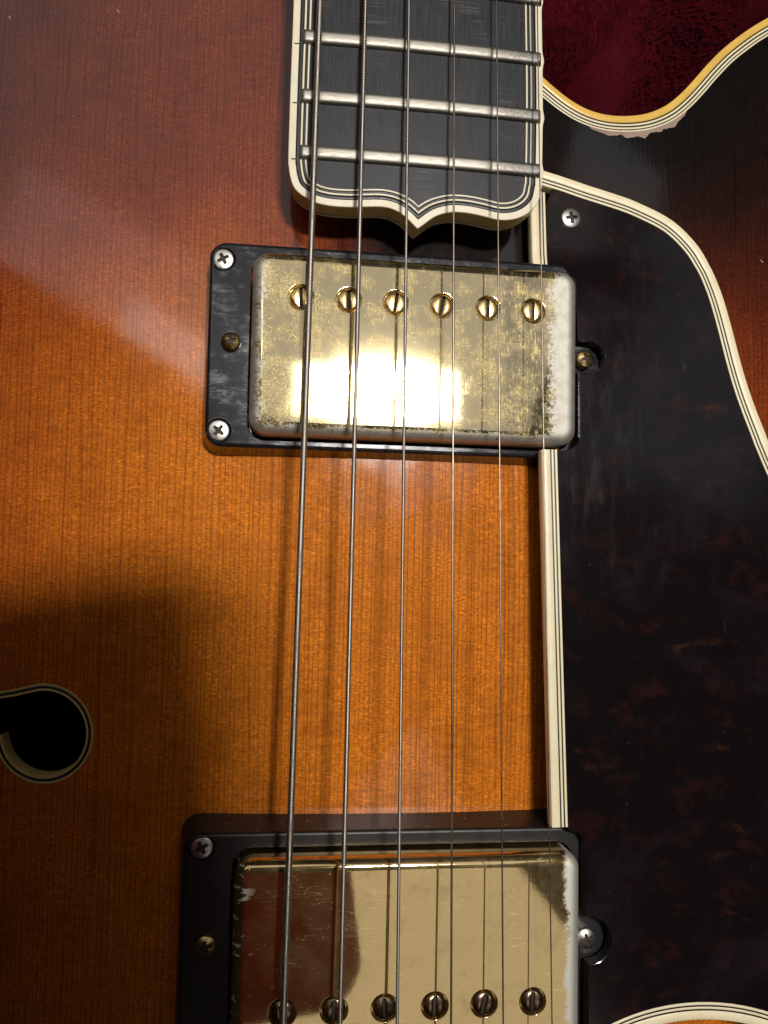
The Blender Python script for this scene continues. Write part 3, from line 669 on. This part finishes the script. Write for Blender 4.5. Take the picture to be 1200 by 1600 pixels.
pickup('hazy gold pickup in shade, with a pale worn corner', (0, -140.9, 0), 13.45, 7.5, 0, ringB, baseB, M['ring2'], M['cover2'], M['pole2'], -0.1, 0.85, None,
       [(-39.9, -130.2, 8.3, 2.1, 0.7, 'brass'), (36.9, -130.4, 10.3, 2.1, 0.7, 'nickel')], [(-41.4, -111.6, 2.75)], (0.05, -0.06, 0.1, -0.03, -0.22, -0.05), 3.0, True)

# --- strings
SPX = [((500, 0), (444, 1560)), ((571, 0), (532, 1560)), ((639, 0), (621, 1560)), ((710, 0), (705, 1560)), ((776, 0), (786, 1560)), ((842, 180), (862, 1560))]
DIA = [1.32, 0.96, 0.66, 0.42, 0.33, 0.26]
for (a, b), d, i in zip(SPX, DIA, range(6)):
    za = 14.5 if i < 5 else 15.2
    P0, P1 = Vector((*at(*a, za), za)), Vector((*at(*b, 21.0), 21.0)); dr = P1 - P0
    P0, P1 = P0 - dr * 0.22, P1 + dr * 0.30
    ln = (P1 - P0).length; u = (P1 - P0).normalized(); v = u.cross(Vector((0, 0, 1))).normalized(); w = u.cross(v)
    if i < 3:
        pit = (0.40, 0.34, 0.28)[i]; n = int(ln / pit) * 3; sd = (10, 8, 8)[i]
        rr = [d/2 * (1.0, 0.965, 0.85)[k % 3] for k in range(n)]
        ts = [(k // 3 + (0.18, 0.55, 0.94)[k % 3]) * pit for k in range(n)]
    else: rr = [d/2] * 24; ts = list(np.linspace(0, ln, 24)); sd = 10
    mb = MB(); loops = []
    for t_, r_ in zip(ts, rr):
        loops.append([tuple(P0 + u*(t_ + (0.1*math.cos(2*math.pi*k/sd) if i < 3 else 0)) + v*(r_*math.cos(2*math.pi*k/sd)) + w*(r_*math.sin(2*math.pi*k/sd))) for k in range(sd)])
    mb.loft(loops); mb.build('wound_string' if i < 3 else 'plain_string', M['wound'] if i < 3 else M['plain'], guitar, sharp=70, merge=False)

# --- dust and lint lying on the lacquer (nobody could count it)
mb = MB()
def speck(x, y, z, s):
    a = rng.uniform(0, 6.28); l = s * rng.uniform(1, 3.0); w = s * 0.6; c, q = math.cos(a), math.sin(a)
    pts = [(x + c*l*i - q*w*j, y + q*l*i + c*w*j, z + 0.03 + k) for i, j, k in ((-1, 0, 0), (0, -1, 0), (1, 0, 0), (0, 1, 0), (0, 0, w))]
    mb.add(pts, [(0, 1, 4), (1, 2, 4), (2, 3, 4), (3, 0, 4)])
for k in range(150):
    x, y = rng.uniform(-10, 26), rng.uniform(-106, -38) if k % 3 else rng.uniform(-106, -90); speck(x, y, H(x, y), rng.uniform(0.03, 0.10))
for k in range(90):
    x, y = rng.uniform(-85, 25), rng.uniform(-130, 60)
    if abs(x) < 46 and (y > -33 or y < -107): continue
    speck(x, y, H(x, y), rng.uniform(0.03, 0.08))
for px, py in ((184, 17), (15, 27), (1190, 408), (1158, 640)): x, y = atH(px, py); speck(x, y, H(x, y), 0.22); speck(x + .3, y - .2, H(x, y), 0.15)
for k in range(70):
    x, y = rng.uniform(-40, 33), -108.2 + rng.uniform(-0.2, 0.6); speck(x, y, 4 if y > -108 else 7.5, rng.uniform(0.03, 0.09))
tag(mb.build('dust', M['dust'], guitar, merge=False), kind='stuff')

# ------------------------------------------------------------------ case lining under the cutaway
gx, gy = np.meshgrid(np.arange(-210, 260, 5.0), np.arange(-280, 220, 5.0)); 
def LZ(x, y):
    d = np.sqrt(((np.stack([np.ravel(x), np.ravel(y)], 1)[:, None, :] - np.asarray(cut)[None, ::3, :]) ** 2).sum(2)).min(1).reshape(np.shape(x))
    m = inside(np.stack([np.ravel(x), np.ravel(y)], 1), outline).reshape(np.shape(x))
    up = np.clip((d - 4) / 26.0, 0, 1); z = -84 + 50 * up * up * (3 - 2 * up)
    return np.where(m, -84, z) + 3.2*np.sin(x*0.13 + 0.8*np.sin(y*0.11)) * np.where(m, 0, 1) + 2.4*np.sin(y*0.12 + x*0.07) * np.where(m, 0, 1)
Z = LZ(gx, gy); ny, nx = gx.shape
mb = MB(); mb.add(np.stack([gx.ravel(), gy.ravel(), Z.ravel()], 1), [(j*nx+i, j*nx+i+1, (j+1)*nx+i+1, (j+1)*nx+i) for j in range(ny-1) for i in range(nx-1)])
lin = mb.build('case_lining', M['plush'], sharp=80, merge=False); tag(lin, 'deep red plush lining of the guitar case below the cutaway', 'case lining', kind='structure')
# the pile itself: short fibres standing on the part that shows
N = 26000; fx, fy = rng.uniform(24, 125, N), rng.uniform(44, 150, N); k = ~inside(np.stack([fx, fy], 1), outline); fx, fy = fx[k], fy[k]
fz_ = LZ(fx, fy); n = len(fx); a = 0.9 + 0.8*np.sin(fx*0.06 + fy*0.05) + rng.normal(0, 0.3, n); ln = rng.uniform(1.4, 3.0, n); wd_ = 0.16
tx, ty = fx + np.cos(a)*ln*0.8, fy + np.sin(a)*ln*0.8; tz = fz_ + ln*0.75
vv = np.empty((n*3, 3)); vv[0::3] = np.stack([fx - np.sin(a)*wd_, fy + np.cos(a)*wd_, fz_ - 0.2], 1); vv[1::3] = np.stack([fx + np.sin(a)*wd_, fy - np.cos(a)*wd_, fz_ - 0.2], 1); vv[2::3] = np.stack([tx, ty, tz], 1)
mb = MB(); mb.v = [tuple(q) for q in vv]; mb.f = [(3*i, 3*i+1, 3*i+2) for i in range(n)]; mb.m = [0]*n
tag(mb.build('plush_pile', M['plush'], lin, merge=False), kind='stuff')

# ------------------------------------------------------------------ the telephone that takes the picture: it shades the lower left; brown slabs are added beside it
ph = tag(empty('smartphone', (-33, -83, 191)), 'black smartphone held above the guitar, with brown slabs added for the hand and to block light', 'smartphone')
mb = MB(); mb.plate(rrect(-36, -73, 37, 74, 11), 8.5, 1.0, r=2.0, bottom=True); mb.build('phone_body', M['phone'], ph); ph.rotation_euler.z = R(8)
mb = MB(); mb.plate(rrect(-116, -148, 25, -75, 20), 7.0, -1.0, r=2.0, bottom=True); mb.build('hand_standin_slab', M['standin'], ph)  # added: stands in for the holding hand mirrored in the gold
mb = MB(); mb.plate(rrect(-160, -90, -44, 98, 11), 6.0, 1.0, r=1.5, bottom=True); mb.build('fill_blocker_slab', M['standin'], ph)  # added, out of view: blocks fill light from the lower left
